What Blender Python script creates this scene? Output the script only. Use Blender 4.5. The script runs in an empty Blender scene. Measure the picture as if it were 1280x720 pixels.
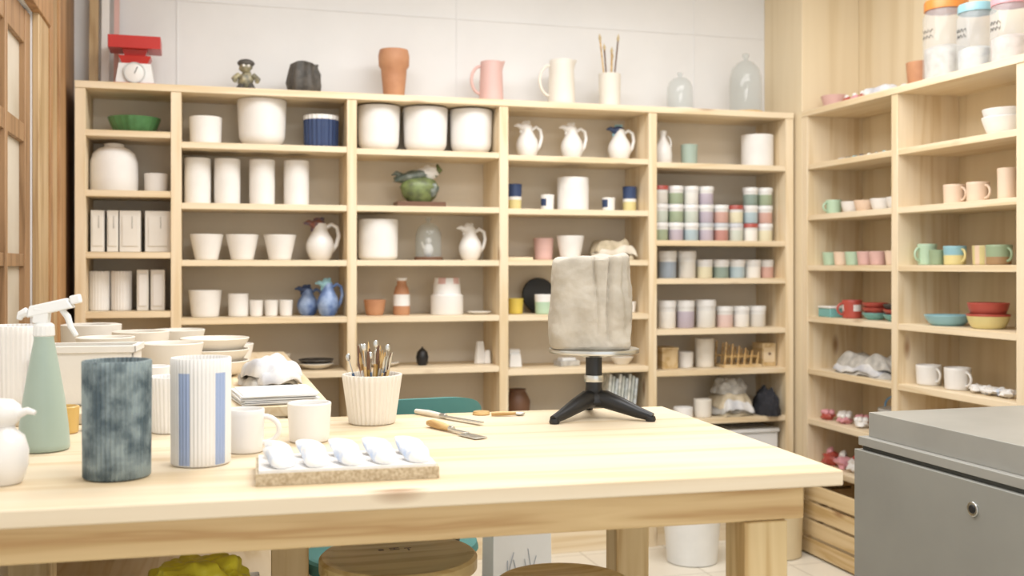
import bpy, math, random
from mathutils import Vector, Matrix, noise
random.seed(4)
pi=math.pi
D=bpy.data
scene=bpy.context.scene
try:
    scene.view_settings.view_transform='Standard'
except Exception: pass

# ---------------------------------------------------------------- materials
def col(h,a=1):
    h=h.lstrip('#'); r=[int(h[i:i+2],16)/255 for i in (0,2,4)]
    return tuple((x/12.92 if x<=.04045 else ((x+.055)/1.055)**2.4) for x in r)+(a,)
MC={}
def M(name,h,rough=.5,h2=None,scale=8,bump=0,metal=0,bscale=60,spec=.5,trans=0,alpha=1,det=4,lo=.35,hi=.65):
    if name in MC: return MC[name]
    m=D.materials.new(name); m.use_nodes=True; nt=m.node_tree; b=nt.nodes['Principled BSDF']
    b.inputs['Roughness'].default_value=rough; b.inputs['Metallic'].default_value=metal
    b.inputs['Specular IOR Level'].default_value=spec
    b.inputs['Transmission Weight'].default_value=trans
    b.inputs['Alpha'].default_value=alpha
    tc=nt.nodes.new('ShaderNodeTexCoord')
    n=nt.nodes.new('ShaderNodeTexNoise'); n.inputs['Scale'].default_value=scale; n.inputs['Detail'].default_value=det
    nt.links.new(tc.outputs['Object'],n.inputs['Vector'])
    r=nt.nodes.new('ShaderNodeValToRGB'); r.color_ramp.elements[0].position=lo; r.color_ramp.elements[1].position=hi
    c1=col(h)
    c2=col(h2) if h2 else tuple(x*.93 for x in c1[:3])+(1,)
    r.color_ramp.elements[0].color=c2; r.color_ramp.elements[1].color=c1
    nt.links.new(n.outputs['Fac'],r.inputs['Fac']); nt.links.new(r.outputs['Color'],b.inputs['Base Color'])
    if bump:
        n2=nt.nodes.new('ShaderNodeTexNoise'); n2.inputs['Scale'].default_value=bscale; n2.inputs['Detail'].default_value=5
        nt.links.new(tc.outputs['Object'],n2.inputs['Vector'])
        bp=nt.nodes.new('ShaderNodeBump'); bp.inputs['Strength'].default_value=bump; bp.inputs['Distance'].default_value=.004
        nt.links.new(n2.outputs['Fac'],bp.inputs['Height']); nt.links.new(bp.outputs['Normal'],b.inputs['Normal'])
    MC[name]=m; return m
def wood(name,light,dark,axis=0,rough=.5,knots=True,fine=14,knotc='#94683e'):
    if name in MC: return MC[name]
    m=D.materials.new(name); m.use_nodes=True; nt=m.node_tree; N=nt.nodes; Lk=nt.links.new; b=N['Principled BSDF']
    b.inputs['Roughness'].default_value=rough
    tc=N.new('ShaderNodeTexCoord'); mp=N.new('ShaderNodeMapping')
    sc=[fine,fine,fine]; sc[axis]=fine*.06; mp.inputs['Scale'].default_value=sc
    Lk(tc.outputs['Object'],mp.inputs['Vector'])
    n=N.new('ShaderNodeTexNoise'); n.inputs['Scale'].default_value=1.0; n.inputs['Detail'].default_value=3; n.inputs['Distortion'].default_value=.4
    Lk(mp.outputs['Vector'],n.inputs['Vector'])
    mu=N.new('ShaderNodeMath'); mu.operation='MULTIPLY'; mu.inputs[1].default_value=7.0
    Lk(n.outputs['Fac'],mu.inputs[0])
    fr=N.new('ShaderNodeMath'); fr.operation='PINGPONG'; fr.inputs[1].default_value=1.0
    Lk(mu.outputs[0],fr.inputs[0])
    r=N.new('ShaderNodeValToRGB'); e=r.color_ramp.elements; e[0].position=0; e[0].color=col(light); e[1].position=1; e[1].color=col(dark)
    k=e.new(.55); k.color=tuple(.72*a+.28*c for a,c in zip(col(light),col(dark)))
    Lk(fr.outputs[0],r.inputs['Fac'])
    out=r.outputs['Color']
    if knots:
        mp2=N.new('ShaderNodeMapping'); s2=[6.,6.,6.]; s2[axis]=2.2; mp2.inputs['Scale'].default_value=s2
        Lk(tc.outputs['Object'],mp2.inputs['Vector'])
        v=N.new('ShaderNodeTexVoronoi'); v.inputs['Scale'].default_value=1.0; Lk(mp2.outputs['Vector'],v.inputs['Vector'])
        rk=N.new('ShaderNodeValToRGB'); ek=rk.color_ramp.elements; ek[0].position=.04; ek[0].color=(.8,.8,.8,1); ek[1].position=.13; ek[1].color=(0,0,0,1)
        Lk(v.outputs['Distance'],rk.inputs['Fac'])
        mx=N.new('ShaderNodeMix'); mx.data_type='RGBA'
        Lk(rk.outputs['Color'],mx.inputs['Factor']); Lk(out,mx.inputs['A']); mx.inputs['B'].default_value=col(knotc)
        out=mx.outputs['Result']
    Lk(out,b.inputs['Base Color'])
    bp=N.new('ShaderNodeBump'); bp.inputs['Strength'].default_value=.08; bp.inputs['Distance'].default_value=.002
    Lk(fr.outputs[0],bp.inputs['Height']); Lk(bp.outputs['Normal'],b.inputs['Normal'])
    MC[name]=m; return m

PX=wood('pine_x','#ebd9bb','#dcc49c',0); PY=wood('pine_y','#ebd9bb','#dcc49c',1); PZ=wood('pine_z','#ebd9bb','#dcc49c',2)
TX=wood('table_top_pine','#e6d5b9','#d8c09a',0,.42,True,9); TA=wood('apron_pine','#d9bc8a','#ba9460',0,.5,True,16); TZ=wood('leg_pine','#dac08f','#be9b64',2,.5,False,16)
PLY=wood('plywood_z','#e8d7b7','#ddc9a5',2,.55,False,5)
BRN=wood('door_wood','#a3805c','#80603f',2,.5,False,14); ORW=wood('casing_wood','#b98f62','#976f46',2,.5,True,14); TAN=wood('casing_tan','#c8ad84','#a98a60',2,.5,False,14)
STW=wood('stool_wood','#d0b985','#b4965c',0,.4,False,14); BOXW=wood('box_wood','#dcc49a','#c0a06c',1,.55,True,14)
HAN=wood('handle_wood','#d9b87f','#ad854e',0,.4,False,30)
WH=M('white_glaze','#efece8',.3); WB=M('white_bisque','#efece8',.75,bump=.1); CR=M('cream_ceramic','#e9e2d6',.55); OFW=M('offwhite_plaster','#e7e2d9',.85,bump=.15)
WALL=M('white_wall','#eae9e8',.85,bump=.05,scale=2); BACK=M('shelf_backing','#e8dcc8',.8,scale=3)
NAVY=M('navy_glaze','#34466c',.3); BLUE=M('blue_glaze','#4a67a0',.3,'#9fb4d6',20); BLK=M('black_iron','#1c1c1e',.4); DK=M('dark_clay','#5d5852',.6,'#43403c',30,bump=.4)
TER=M('terracotta','#c4916c',.6,'#b47f5c',12,bump=.1); PINK=M('pink_ceramic','#dcb5ad',.5); RED=M('red_enamel','#c22c24',.3); GRN=M('green_glaze','#588a58',.3,'#477447',20)
SAGE=M('sage_plastic','#a7b8ab',.35); TEAL=M('teal_fabric','#4f8580',.7); CLAY=M('wet_clay','#bdb5a7',.75,'#a69d8e',14,bump=.6,bscale=40)
STEEL=M('steel','#d0d0cc',.28,metal=1.); GREY=M('kiln_grey_paint','#94938c',.42,'#8b8a84',3); GREYL=M('kiln_lid_grey','#a19f98',.42,'#96948d',4); YEL=M('yellow_glaze','#e0d295',.4); PEACH=M('peach_ceramic','#ecd2ba',.5)
MINT=M('mint_glaze','#b9d2b6',.4); LBL=M('light_blue_glaze','#93c0cb',.35); ORG=M('orange_plastic','#dd8a40',.4); PNK2=M('pink_plastic','#e2a0a8',.4); TEALG=M('teal_glaze','#79b3b0',.35)
REDG=M('red_glaze','#b95347',.35); GRNM=M('muted_green_glaze','#98ab8b',.4); BRT=M('brown_tan_glaze','#a5845f',.4)
MOT=M('mottled_blue_grey','#8b999b',.4,'#43545c',28,det=8,lo=.38,hi=.62); STR=M('stripe_blue','#a3b4d6',.5); SHELLB=M('shell_white_blue','#efeeec',.3,'#bccbe4',22,lo=.38,hi=.50)
GLASS=M('clear_glass','#bcc5c4',.04,'#bcc5c4',spec=1.,alpha=.28); BOARD=M('particle_board','#d3c4a9',.85,'#b09c7e',160,bump=.3,bscale=150); PAPER=M('white_paper','#efefee',.8)
CLOTH=M('grey_cloth','#c9c5bd',.9,'#a6a29b',25,bump=.3); WCL=M('white_rag','#e4e1db',.9,'#b9bac0',10,bump=.3); BCL=M('black_cloth','#2b2b30',.9); TCL=M('tan_cloth','#cbbda3',.9,'#a89a80',18,bump=.3); PLW=M('plastic_white','#ededeb',.35)
YBAG=M('yellow_bag','#e6dc3a',.35,'#ccbf34',12)
GOLD=M('moss_green_brown','#7c8a55',.4,'#525a3e',22); RUST=M('rust_glaze','#8e5a47',.4,'#56556a',40); DBR=M('dark_brown','#6e4e3a',.5)
FROST=M('frosted_jar','#e2e0dc',.3)

# ---------------------------------------------------------------- mesh builder
class MB:
    def __init__(s): s.v=[];s.f=[];s.m=[];s.sm=[];s.mats=[]
    def mi(s,mat):
        if mat not in s.mats: s.mats.append(mat)
        return s.mats.index(mat)
    def face(s,idx,mat,sm=False): s.f.append(idx); s.m.append(s.mi(mat)); s.sm.append(sm)
    def box(s,c,d,mat,rz=0,rx=0,ry=0,taper=1.):
        x,y,z=d[0]/2,d[1]/2,d[2]/2
        R=Matrix.Rotation(rz,3,'Z')@Matrix.Rotation(ry,3,'Y')@Matrix.Rotation(rx,3,'X'); b=len(s.v)
        for p in [(-x,-y,-z),(x,-y,-z),(x,y,-z),(-x,y,-z),(-x*taper,-y*taper,z),(x*taper,-y*taper,z),(x*taper,y*taper,z),(-x*taper,y*taper,z)]:
            s.v.append(tuple(R@Vector(p)+Vector(c)))
        for q in [(0,3,2,1),(4,5,6,7),(0,1,5,4),(1,2,6,5),(2,3,7,6),(3,0,4,7)]: s.face([b+i for i in q],mat)
        return s
    def rng(s,x0,x1,y0,y1,z0,z1,mat): return s.box(((x0+x1)/2,(y0+y1)/2,(z0+z1)/2),(x1-x0,y1-y0,z1-z0),mat)
    def lathe(s,prof,mat,c=(0,0,0),n=40,ribs=0,amp=0,matfn=None,ribfn=None,R=None,sx=1,sy=1):
        rings=[]
        for (r,z) in prof:
            if r<1e-6:
                p=Vector((0,0,z)); p=(R@p if R else p)+Vector(c); s.v.append(tuple(p)); rings.append([len(s.v)-1])
            else:
                ring=[]
                for i in range(n):
                    a=2*pi*i/n; rr=r
                    if ribs: rr=r-amp*(.5+.5*math.cos(ribs*a))*(ribfn(r,z) if ribfn else 1)
                    p=Vector((rr*math.cos(a)*sx,rr*math.sin(a)*sy,z)); p=(R@p if R else p)+Vector(c)
                    s.v.append(tuple(p)); ring.append(len(s.v)-1)
                rings.append(ring)
        for j in range(len(rings)-1):
            A,B=rings[j],rings[j+1]; zm=(prof[j][1]+prof[j+1][1])/2
            for i in range(n):
                k=(i+1)%n
                mm=matfn(2*pi*(i+.5)/n,zm,j) if matfn else mat
                if len(A)==1 and len(B)==1: continue
                if len(A)==1: s.face([A[0],B[i],B[k]][::-1],mm,True)
                elif len(B)==1: s.face([A[i],A[k],B[0]],mm,True)
                else: s.face([A[i],A[k],B[k],B[i]],mm,True)
        return s
    def tube(s,pts,rad,mat,n=10,flat=1.):
        pts=[Vector(p) for p in pts]; m=len(pts)
        if not hasattr(rad,'__len__'): rad=[rad]*m
        rings=[]; prev=None
        for i,p in enumerate(pts):
            d=(pts[min(i+1,m-1)]-pts[max(i-1,0)]).normalized()
            if prev is None:
                a=d.orthogonal().normalized()
            else:
                a=(prev-d*prev.dot(d)); a=a.normalized() if a.length>1e-6 else d.orthogonal().normalized()
            prev=a; b=d.cross(a)
            ring=[]
            for k in range(n):
                t=2*pi*k/n; s.v.append(tuple(p+a*math.cos(t)*rad[i]+b*math.sin(t)*rad[i]*flat)); ring.append(len(s.v)-1)
            rings.append(ring)
        for j in range(m-1):
            for k in range(n):
                l=(k+1)%n; s.face([rings[j][k],rings[j][l],rings[j+1][l],rings[j+1][k]],mat,True)
        s.face(rings[0][::-1],mat); s.face(rings[-1],mat)
        return s
    def ell(s,c,r,mat,n=16,m=10,nz=0,seed=0,R=None):
        b=len(s.v); 
        def P(i,j):
            ph=pi*j/m; a=2*pi*i/n; p=Vector((math.sin(ph)*math.cos(a),math.sin(ph)*math.sin(a),-math.cos(ph)))
            q=Vector((p.x*r[0],p.y*r[1],p.z*r[2]))
            if nz: q*=1+nz*noise.noise(p*2+Vector((seed,0,0)))
            if R: q=R@q
            return tuple(q+Vector(c))
        s.v.append(P(0,0))
        for j in range(1,m):
            for i in range(n): s.v.append(P(i,j))
        s.v.append(P(0,m)); top=len(s.v)-1
        for i in range(n):
            k=(i+1)%n; s.face([b,b+1+k,b+1+i],mat,True); s.face([top,b+1+(m-2)*n+i,b+1+(m-2)*n+k],mat,True)
            for j in range(m-2): s.face([b+1+j*n+i,b+1+j*n+k,b+1+(j+1)*n+k,b+1+(j+1)*n+i],mat,True)
        return s
    def build(s,name,loc=(0,0,0),rz=0,bevel=0,seg=2):
        me=D.meshes.new(name); me.from_pydata(s.v,[],s.f)
        for mt in s.mats: me.materials.append(mt)
        me.polygons.foreach_set('material_index',s.m); me.polygons.foreach_set('use_smooth',s.sm)
        try: me.set_sharp_from_angle(angle=math.radians(42))
        except Exception: pass
        me.update()
        o=D.objects.new(name,me); scene.collection.objects.link(o); o.location=loc; o.rotation_euler=(0,0,rz)
        if bevel:
            b=o.modifiers.new('bevel','BEVEL'); b.width=bevel; b.segments=seg; b.limit_method='ANGLE'; b.angle_limit=math.radians(50)
        return o

def wallprof(rb,rt,h,t=.006,belly=0,steps=8,foot=.004,power=1.,cut=1.):
    p=[(0,.001),(rb*.9,0),(rb*.97,.0015),(rb,foot)]
    f=lambda u:(rb+(rt-rb)*u**power+belly*math.sin(pi*min(1,u*cut)))
    for i in range(1,steps+1):
        u=i/steps; p.append((f(u),foot+(h-.002-foot)*u))
    p+= [(f(1)-t*.3,h),(f(1)-t*.7,h),(f(1)-t,h-.002)]
    for i in range(steps-1,-1,-1):
        u=i/steps
        p.append((max(.002,f(u)-t),t+foot+(h-.004-t-foot)*u))
    p.append((0,t+.002)); return p
def pot(name,x,y,z,rb,rt,h,mat,t=.006,belly=0,ribs=0,amp=.0012,matfn=None,n=40,power=1.,extra=None,rz=0,rim=None):
    mb=MB(); pr=wallprof(rb,rt,h,t,belly,power=power)
    nn=ribs*6 if ribs else n
    mf=matfn
    if rim: mf=(lambda a,zz,j:rim if 10<=j<=14 else mat)
    mb.lathe(pr,mat,n=nn,ribs=ribs,amp=amp,matfn=mf)
    if extra: extra(mb)
    return mb.build(name,(x,y,z),rz)
def planter(name,x,y,z,r,h,mat,q=.035,t=.008,rb=None,matfn=None):
    """straight walled pot with a rounded foot"""
    rb=rb or r*.965; p=[(0,.0005),(rb-q,0)]
    for i in range(1,7):
        a=pi/2*i/6; p.append((rb-q+q*math.sin(a),q-q*math.cos(a)))
    for i in range(1,7): p.append((rb+(r-rb)*i/6,q+(h-.003-q)*i/6))
    p+=[(r-t*.25,h),(r-t*.75,h),(r-t,h-.003),(rb-t,q),(rb-q,t+.004),(0,t+.004)]
    mb=MB(); mb.lathe(p,mat,n=48,matfn=matfn); return mb.build(name,(x,y,z))
def handle(mb,r,z0,z1,out,mat,rad=.005,ang=0,flat=1.):
    pts=[]
    for i in range(13):
        a=-pi/2+pi*i/12; rr=r-.003+out*math.cos(a); zz=(z0+z1)/2+(z1-z0)/2*math.sin(a)
        pts.append((rr*math.cos(ang),rr*math.sin(ang),zz))
    mb.tube(pts,rad,mat,10,flat)
def mug(name,x,y,z,r,h,mat,ang=0,matfn=None,out=None,belly=0,t=.005,rad=.005):
    return pot(name,x,y,z,r*.93,r,h,mat,t,belly,matfn=matfn,extra=lambda mb:handle(mb,r,h*.2,h*.82,out or r*.6,mat,rad,ang))

# ---------------------------------------------------------------- room
YB=4.74; XR=3.0; XL=-.56; ZC=2.8; Y0=-1.2
m=D.materials.new('floor_tile'); m.use_nodes=True; nt=m.node_tree; b=nt.nodes['Principled BSDF']; b.inputs['Roughness'].default_value=.35
tc=nt.nodes.new('ShaderNodeTexCoord'); br=nt.nodes.new('ShaderNodeTexBrick'); br.offset=0; br.inputs['Scale'].default_value=1; br.inputs['Brick Width'].default_value=.4; br.inputs['Row Height'].default_value=.4
br.inputs['Mortar Size'].default_value=.004; br.inputs['Color1'].default_value=col('#e6dfd0'); br.inputs['Color2'].default_value=col('#e0d8c8'); br.inputs['Mortar'].default_value=col('#c4bbaa')
nt.links.new(tc.outputs['Object'],br.inputs['Vector']); nt.links.new(br.outputs['Color'],b.inputs['Base Color'])
MB().rng(-.7,3.1,Y0,YB+.1,-.1,0,m).build('floor')
MB().rng(-.7,3.1,Y0,YB+.1,ZC,ZC+.1,WALL).build('ceiling')
MB().rng(-.7,3.1,YB,YB+.1,0,ZC,WALL).build('wall_back')
MB().rng(XR,XR+.1,Y0,YB,0,ZC,PLY).build('wall_right')
w=MB(); w.rng(XL-.1,XL,Y0,2.95,0,ZC,WALL); w.rng(XL-.1,XL,3.787,YB,0,ZC,WALL); w.rng(XL-.1,XL,2.95,3.787,2.12,ZC,WALL); w.build('wall_left')
MB().rng(2.69,XR,4.39,YB,0,ZC,PLY).build('trim_1',bevel=.003)          # boxed corner column
w=MB()   # plank seams of the wood cladding on the right wall
for y in (1.2,2.1,3.0,3.9): w.rng(XR-.003,XR,y,y+.004,2.02,ZC,PLY)
w.build('trim_4')
# casing round the door
w=MB(); w.rng(XL,XL+.022,3.787,4.0,0,2.14,TAN); w.rng(XL,XL+.03,4.0,4.06,0,2.5,ORW); w.rng(XL,XL+.018,4.06,4.25,0,2.5,TAN); w.rng(XL,XL+.028,4.25,4.42,0,2.79,ORW)
w.rng(XL,XL+.022,4.42,YB,0,2.79,BRN); w.rng(XL,XL+.03,2.7,4.0,2.12,2.22,ORW); w.build('trim_2',bevel=.003)
# door with glazed panels
d=MB(); dx0,dx1=XL-.05,XL-.005
for a,b_ in ((2.952,3.04),(3.69,3.785),(3.34,3.38)): d.rng(dx0,dx1,a,b_,.02,2.11,BRN)
for a,b_ in ((.02,.22),(.78,.9),(1.28,1.32),(1.68,1.74),(2.0,2.11)): d.rng(dx0+.004,dx1-.004,2.952,3.785,a,b_,BRN)
d.rng(dx0+.02,dx0+.03,3.0,3.75,.2,.8,BRN)
d.rng(dx0+.02,dx0+.026,3.0,3.75,.85,2.05,M('frosted_pane','#cfc6b6',.4,'#b9ad98',3))
d.tube([(dx1,3.72,1.05),(dx1+.04,3.72,1.05),(dx1+.045,3.62,1.05)],.008,STEEL)
d.build('door_1',bevel=.002)
w=MB()
for zz in (2.42,): w.rng(XL+.001,2.689,YB-.004,YB,zz,zz+.005,WALL)
for xx in (-.13,1.1,2.3): w.rng(xx,xx+.005,YB-.0035,YB,2.0,ZC,WALL)
w.build('trim_3')

# ---------------------------------------------------------------- back shelving
YF=4.44; ZT=2.01
s=MB(); T_=.028
ux=[-.483,-.124,.581,1.245,1.951,2.655]
for i,x in enumerate(ux):
    s.rng(x-.02,x+.02,YF,YB-.012,0,ZT-T_,PZ)
s.rng(ux[0]-.02,ux[-1]+.02,YF-.004,YB-.012,ZT-T_,ZT,PX)
s.rng(ux[0]-.02,ux[-1]+.02,YB-.012,YB-.002,0,ZT-.002,BACK)
rows=[[1.82,1.582,1.337,1.10,.85,.6,.34],[1.783,1.537,1.306,1.069,.84,.6,.34],[1.778,1.538,1.307,1.067,.844,.6,.34],[1.77,1.534,1.309,1.065,.825,.6,.34],[1.757,1.40,1.224,.99,.80,.573,.34]]
for i,rw in enumerate(rows):
    for z in rw+[.15]:
        s.rng(ux[i]+.02,ux[i+1]-.02,YF+.003,YB-.012,z-T_+.003,z,PX)
    s.rng(ux[i]+.02,ux[i+1]-.02,YF+.01,YF+.03,0,.125,PX)
s.build('wooden_shelving_unit',bevel=.0015)
# right shelving
s=MB(); uy=[3.0,3.694,4.365]; XF=2.69
for y in uy: s.rng(XF,XR-.012,y-.02,y+.02,0,ZT-T_,PZ)
s.rng(XF-.004,XR-.012,uy[0]-.02,4.385,ZT-T_,ZT,PY)
s.rng(XR-.012,XR-.006,uy[0]-.02,4.385,0,ZT-.002,PLY)
for i in (0,1):
    for z in (1.757,1.52,1.285,1.047,.803,.57,.36): s.rng(XF+.003,XR-.012,uy[i]+.02,uy[i+1]-.02,z-T_+.003,z,PY)
s.build('wooden_shelving_unit',bevel=.0015)

# ---------------------------------------------------------------- work table
tt=MB(); 
tt.rng(-1.63,0,0,.9,-.028,0,TX)
for y in (.045,.80): tt.rng(-1.6,-.055,y,y+.035,-.095,-.028,TA)
for x in (-1.58,-.14): tt.rng(x,x+.03,.08,.80,-.095,-.028,TA)
for (x,y) in ((-.175,.04),(-.175,.76),(-1.01,.76),(-1.57,.04),(-1.57,.76)): tt.rng(x,x+.085,y,y+.085,-.91,-.0955,TZ)
tt.build('wooden_work_table',(1.108,1.668,.91),math.radians(-3),bevel=.003)
# long bench on the left
bb=MB(); bb.rng(-.54,.30,2.70,4.42,.902,.93,PY)
for x in (-.52,.22): bb.rng(x,x+.03,2.76,4.38,.83,.902,PY)
for (x,y) in ((-.5,2.78),(.2,2.78),(-.5,4.28),(.2,4.28)): bb.rng(x,x+.07,y,y+.07,0,.83,PZ)
bb.rng(-.5,.27,2.8,4.35,.3,.325,PY)
bb.build('wooden_bench',bevel=.003)

TZp=.9105; BZ=.9305
# ---------------------------------------------------------------- banding wheel + clay
w=MB()
w.lathe([(0,.034),(.03,.034),(.034,.04),(.03,.055),(.022,.062),(.020,.075),(.020,.155),(0,.155)],BLK,n=28)
w.lathe([(.0,.088),(.0235,.088),(.0245,.091),(.0245,.101),(.0235,.104),(0,.104)],STEEL,n=28)
for a in (-150,-42,75):
    a=math.radians(a); pts=[(r*math.cos(a),r*math.sin(a),z) for r,z in ((.0,.048),(.03,.046),(.07,.034),(.115,.019),(.150,.010))]
    w.tube(pts,[.022,.022,.019,.014,.010],BLK,10)
    w.lathe([(0,0),(.011,0),(.013,.004),(.011,.012),(0,.013)],BLK,(.145*math.cos(a),.145*math.sin(a),0),n=16)
w.lathe([(0,.150),(.035,.150),(.04,.155),(.104,.158),(.110,.160),(.111,.164),(.110,.169),(.106,.1705),(0,.1705)],STEEL,n=64)
w.build('banding_wheel',(.907,2.42,TZp))
c=MB(); n=200; mm=64; hgt=.212
def clayp(a,u):
    ca,sa=math.cos(a),math.sin(a); e=4.
    ax,ay=.101,.085
    r=1/((abs(ca/ax)**e+abs(sa/ay)**e)**(1/e))
    prof=.965+.05*math.sin(pi*u**.8)-.055*u
    cr=0
    for (ac,wd,dp,lo_) in ((-82,2.6,.007,.15),(-60,3.2,.015,.05),(-36,5,.011,.1),(35,8,.012,0),(150,9,.010,0),(-150,8,.003,0),(-112,6,.002,.35)):
        ac+=3*math.sin(u*5+ac); dd=((math.degrees(a)-ac+180)%360-180)/wd
        cr+=dp*math.exp(-dd*dd)*(max(0,u-lo_)/(1-lo_))**.35
    return r*prof-cr
rings=[]
rw=[]
for j in range(mm+1):
    u=j/mm; rw.append((u*hgt,1.,u))
for (dz,sc) in ((.005,.985),(.009,.95),(.011,.88),(.009,.75),(.004,.5),(.001,.25)): rw.append((hgt+dz,sc,1))
for (z,sc,u) in rw:
    ring=[]
    for i in range(n):
        a=2*pi*i/n-pi; r=clayp(a,u)*sc
        if u<.03: r-=.005*(1-u/.03)
        p=Vector((r*math.cos(a),r*math.sin(a),z))
        nn=noise.noise(p*13)*.005+noise.noise(p*30+Vector((3,1,2)))*.0032+noise.noise(p*75)*.0014
        q=Vector((math.cos(a),math.sin(a),0))*nn
        if sc<1: q+=Vector((0,0,noise.noise(p*18)*.008))
        q.z+= (.005*math.sin(p.x*26+1)+.004*math.cos(p.y*34))*(z/hgt)
        c.v.append(tuple(p+q)); ring.append(len(c.v)-1)
    rings.append(ring)
for j in range(len(rings)-1):
    for i in range(n):
        k=(i+1)%n; c.face([rings[j][i],rings[j][k],rings[j+1][k],rings[j+1][i]],CLAY,True)
c.face(rings[0][::-1],CLAY); c.face(rings[-1],CLAY,True)
c.build('clay_block',(.899,2.42,TZp+.1712),math.radians(-20))

# ---------------------------------------------------------------- table items
pot('ribbed_tumbler',-.154,1.972,TZp,.057,.0585,.205,MOT,ribs=44,amp=.0022,t=.005)
def stripes(a,z,j):
    d=math.degrees(a)
    for cc in (-124,-49,26,101,161):
        if abs((d-cc+180)%360-180)<12.5 and z<.168 and z>.006 and j<12: return STR
    return WB
pot('ribbed_tumbler',-.013,2.062,TZp,.0545,.0555,.199,WB,ribs=48,amp=.0016,matfn=stripes,t=.005)
mug('coffee_mug',.072,2.165,TZp,.037,.086,WH,ang=math.radians(-12),out=.032,rad=.0055)
pot('ceramic_cup',.206,2.262,TZp,.042,.046,.082,WH)
# tool holder cup with tools
def tools(mb):
    R_=random.Random(7); cols=[HAN,STEEL,M('dark_tool','#5a4030',.5),M('brass_tool','#b09050',.4,metal=.6),M('blue_handle','#4c6a8c',.5),WH,HAN,TER]
    for i in range(30):
        a=R_.uniform(0,2*pi); r=R_.uniform(.004,.036); l=R_.uniform(.150,.190)
        p0=Vector((r*.6*math.cos(a),r*.6*math.sin(a),.02)); p1=Vector(((r+.026)*math.cos(a+.2),(r+.026)*math.sin(a+.2),l))
        mt=cols[i%8]; q=p0.lerp(p1,.72)
        mb.tube([p0,p0.lerp(p1,.4),q],[.0035,.0042,.003],mt,8); k=i%4
        tip=[STEEL,HAN,STEEL,DBR][k]
        if k==0: mb.tube([q,p1],[.0015,.0013],tip,6); mb.ell(p1,(.006,.002,.009),tip,8,6)
        elif k==1: mb.tube([q,q.lerp(p1,.6),p1],[.003,.005,.001],tip,8,.4)
        elif k==2: mb.tube([q,q.lerp(p1,.6),p1],[.002,.0062,.003],tip,8,.3)
        else: mb.tube([q,q.lerp(p1,.5),p1],[.003,.0045,.002],tip,8)
pot('tool_holder_cup',.372,2.48,TZp,.055,.071,.116,CR,ribs=34,amp=.003,t=.005,extra=tools)
# spray bottle
sb=MB()
sb.lathe([(0,0),(.046,0),(.049,.004),(.049,.014),(.046,.05),(.040,.10),(.030,.16),(.022,.205),(.019,.222),(.019,.23),(0,.23)],SAGE,n=40)
sb.lathe([(0,.228),(.02,.228),(.021,.232),(.020,.252),(.014,.256),(0,.256)],PLW,n=30,ribs=15,amp=.0012)
sb.box((-.004,0,.270),(.03,.024,.032),PLW,ry=.1); sb.box((.012,0,.287),(.092,.026,.022),PLW,ry=-.22,taper=.8)
sb.box((.062,0,.303),(.02,.018,.018),PLW,ry=-.22)
sb.tube([(.034,0,.283),(.046,0,.268),(.052,0,.248),(.064,0,.228)],[.006,.007,.006,.005],PLW,8)
sb.tube([(-.03,0,.279),(-.045,0,.272),(-.048,0,.262)],[.010,.008,.006],PLW,8)
sb.build('spray_bottle',(-.318,2.30,TZp),math.radians(-10),bevel=.003,seg=3)
# porcelain bottle at the left edge
g=MB(); g.lathe([(0,0),(.03,0),(.034,.004),(.042,.03),(.043,.055),(.036,.08),(.022,.092),(.020,.098),(.028,.106),(.033,.118),(.030,.132),(.018,.142),(0,.145)],WH,n=36)
g.tube([(.028,0,.118),(.045,0,.124),(.058,0,.120)],[.008,.006,.004],WH); g.build('porcelain_bottle',(-.338,1.965,TZp),-.3)
pot('glass_jar',-.305,2.52,TZp,.028,.03,.06,M('amber_plastic','#d8b36a',.3)); 
u=MB(); u.box((0,0,.012),(.05,.03,.024),M('blue_box_mat','#3f74a8',.4)); u.box((.006,0,.0285),(.03,.022,.009),BLK); u.build('tape_dispenser',(-.245,2.55,TZp),.2,bevel=.002)
pot('ribbed_cup',-.082,2.47,TZp,.040,.047,.125,WB,ribs=30,amp=.0018)
# shell tray on board: plaster tray with scalloped pockets
t=MB(); t.box((0,0,.010),(.312,.165,.020),BOARD); t.box((0,.0,.0225),(.302,.155,.005),WB)
t.build('particle_board_tray',(.236,1.893,TZp),math.radians(-2.5))
for row in range(2):
    for i in range(5):
        e=MB(); n_=44; m_=26; R_=random.Random(i*3+row*17); sid=i*.5+row
        rr=[]; tilt=math.radians(17); ct,st=math.cos(tilt),math.sin(tilt)
        for j in range(m_+1):
            v=j/m_; rad=.0275*(math.sin(pi*min(1,.02+.96*v**.85)))**.6*(1-.34*v)
            ax=-.034+.078*v; ring=[]
            for k in range(n_):
                a=2*pi*k/n_; q=1+.08*math.cos(2*a+v*4+sid)+.09*max(0,math.cos(4*a+v*6+sid))*v
                lx=rad*q*math.cos(a); lz=rad*.68*q*math.sin(a)
                e.v.append((lx+.007*math.sin(v*3),ax*ct-lz*st,max(0,.011+ax*st+lz*ct))); ring.append(len(e.v)-1)
            rr.append(ring)
        for j in range(m_):
            for k in range(n_):
                l=(k+1)%n_; e.face([rr[j][k],rr[j+1][k],rr[j+1][l],rr[j][l]],SHELLB,True)
        e.face(rr[0],SHELLB); e.face(rr[-1][::-1],SHELLB)
        x=-.120+.059*i; y=-.042+.070*row; a=math.radians(-2.5)
        e.build('ceramic_shell',(.236+x*math.cos(a)-y*math.sin(a),1.893+x*math.sin(a)+y*math.cos(a),TZp+.0256),.42+R_.uniform(-.2,.12))
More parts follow.
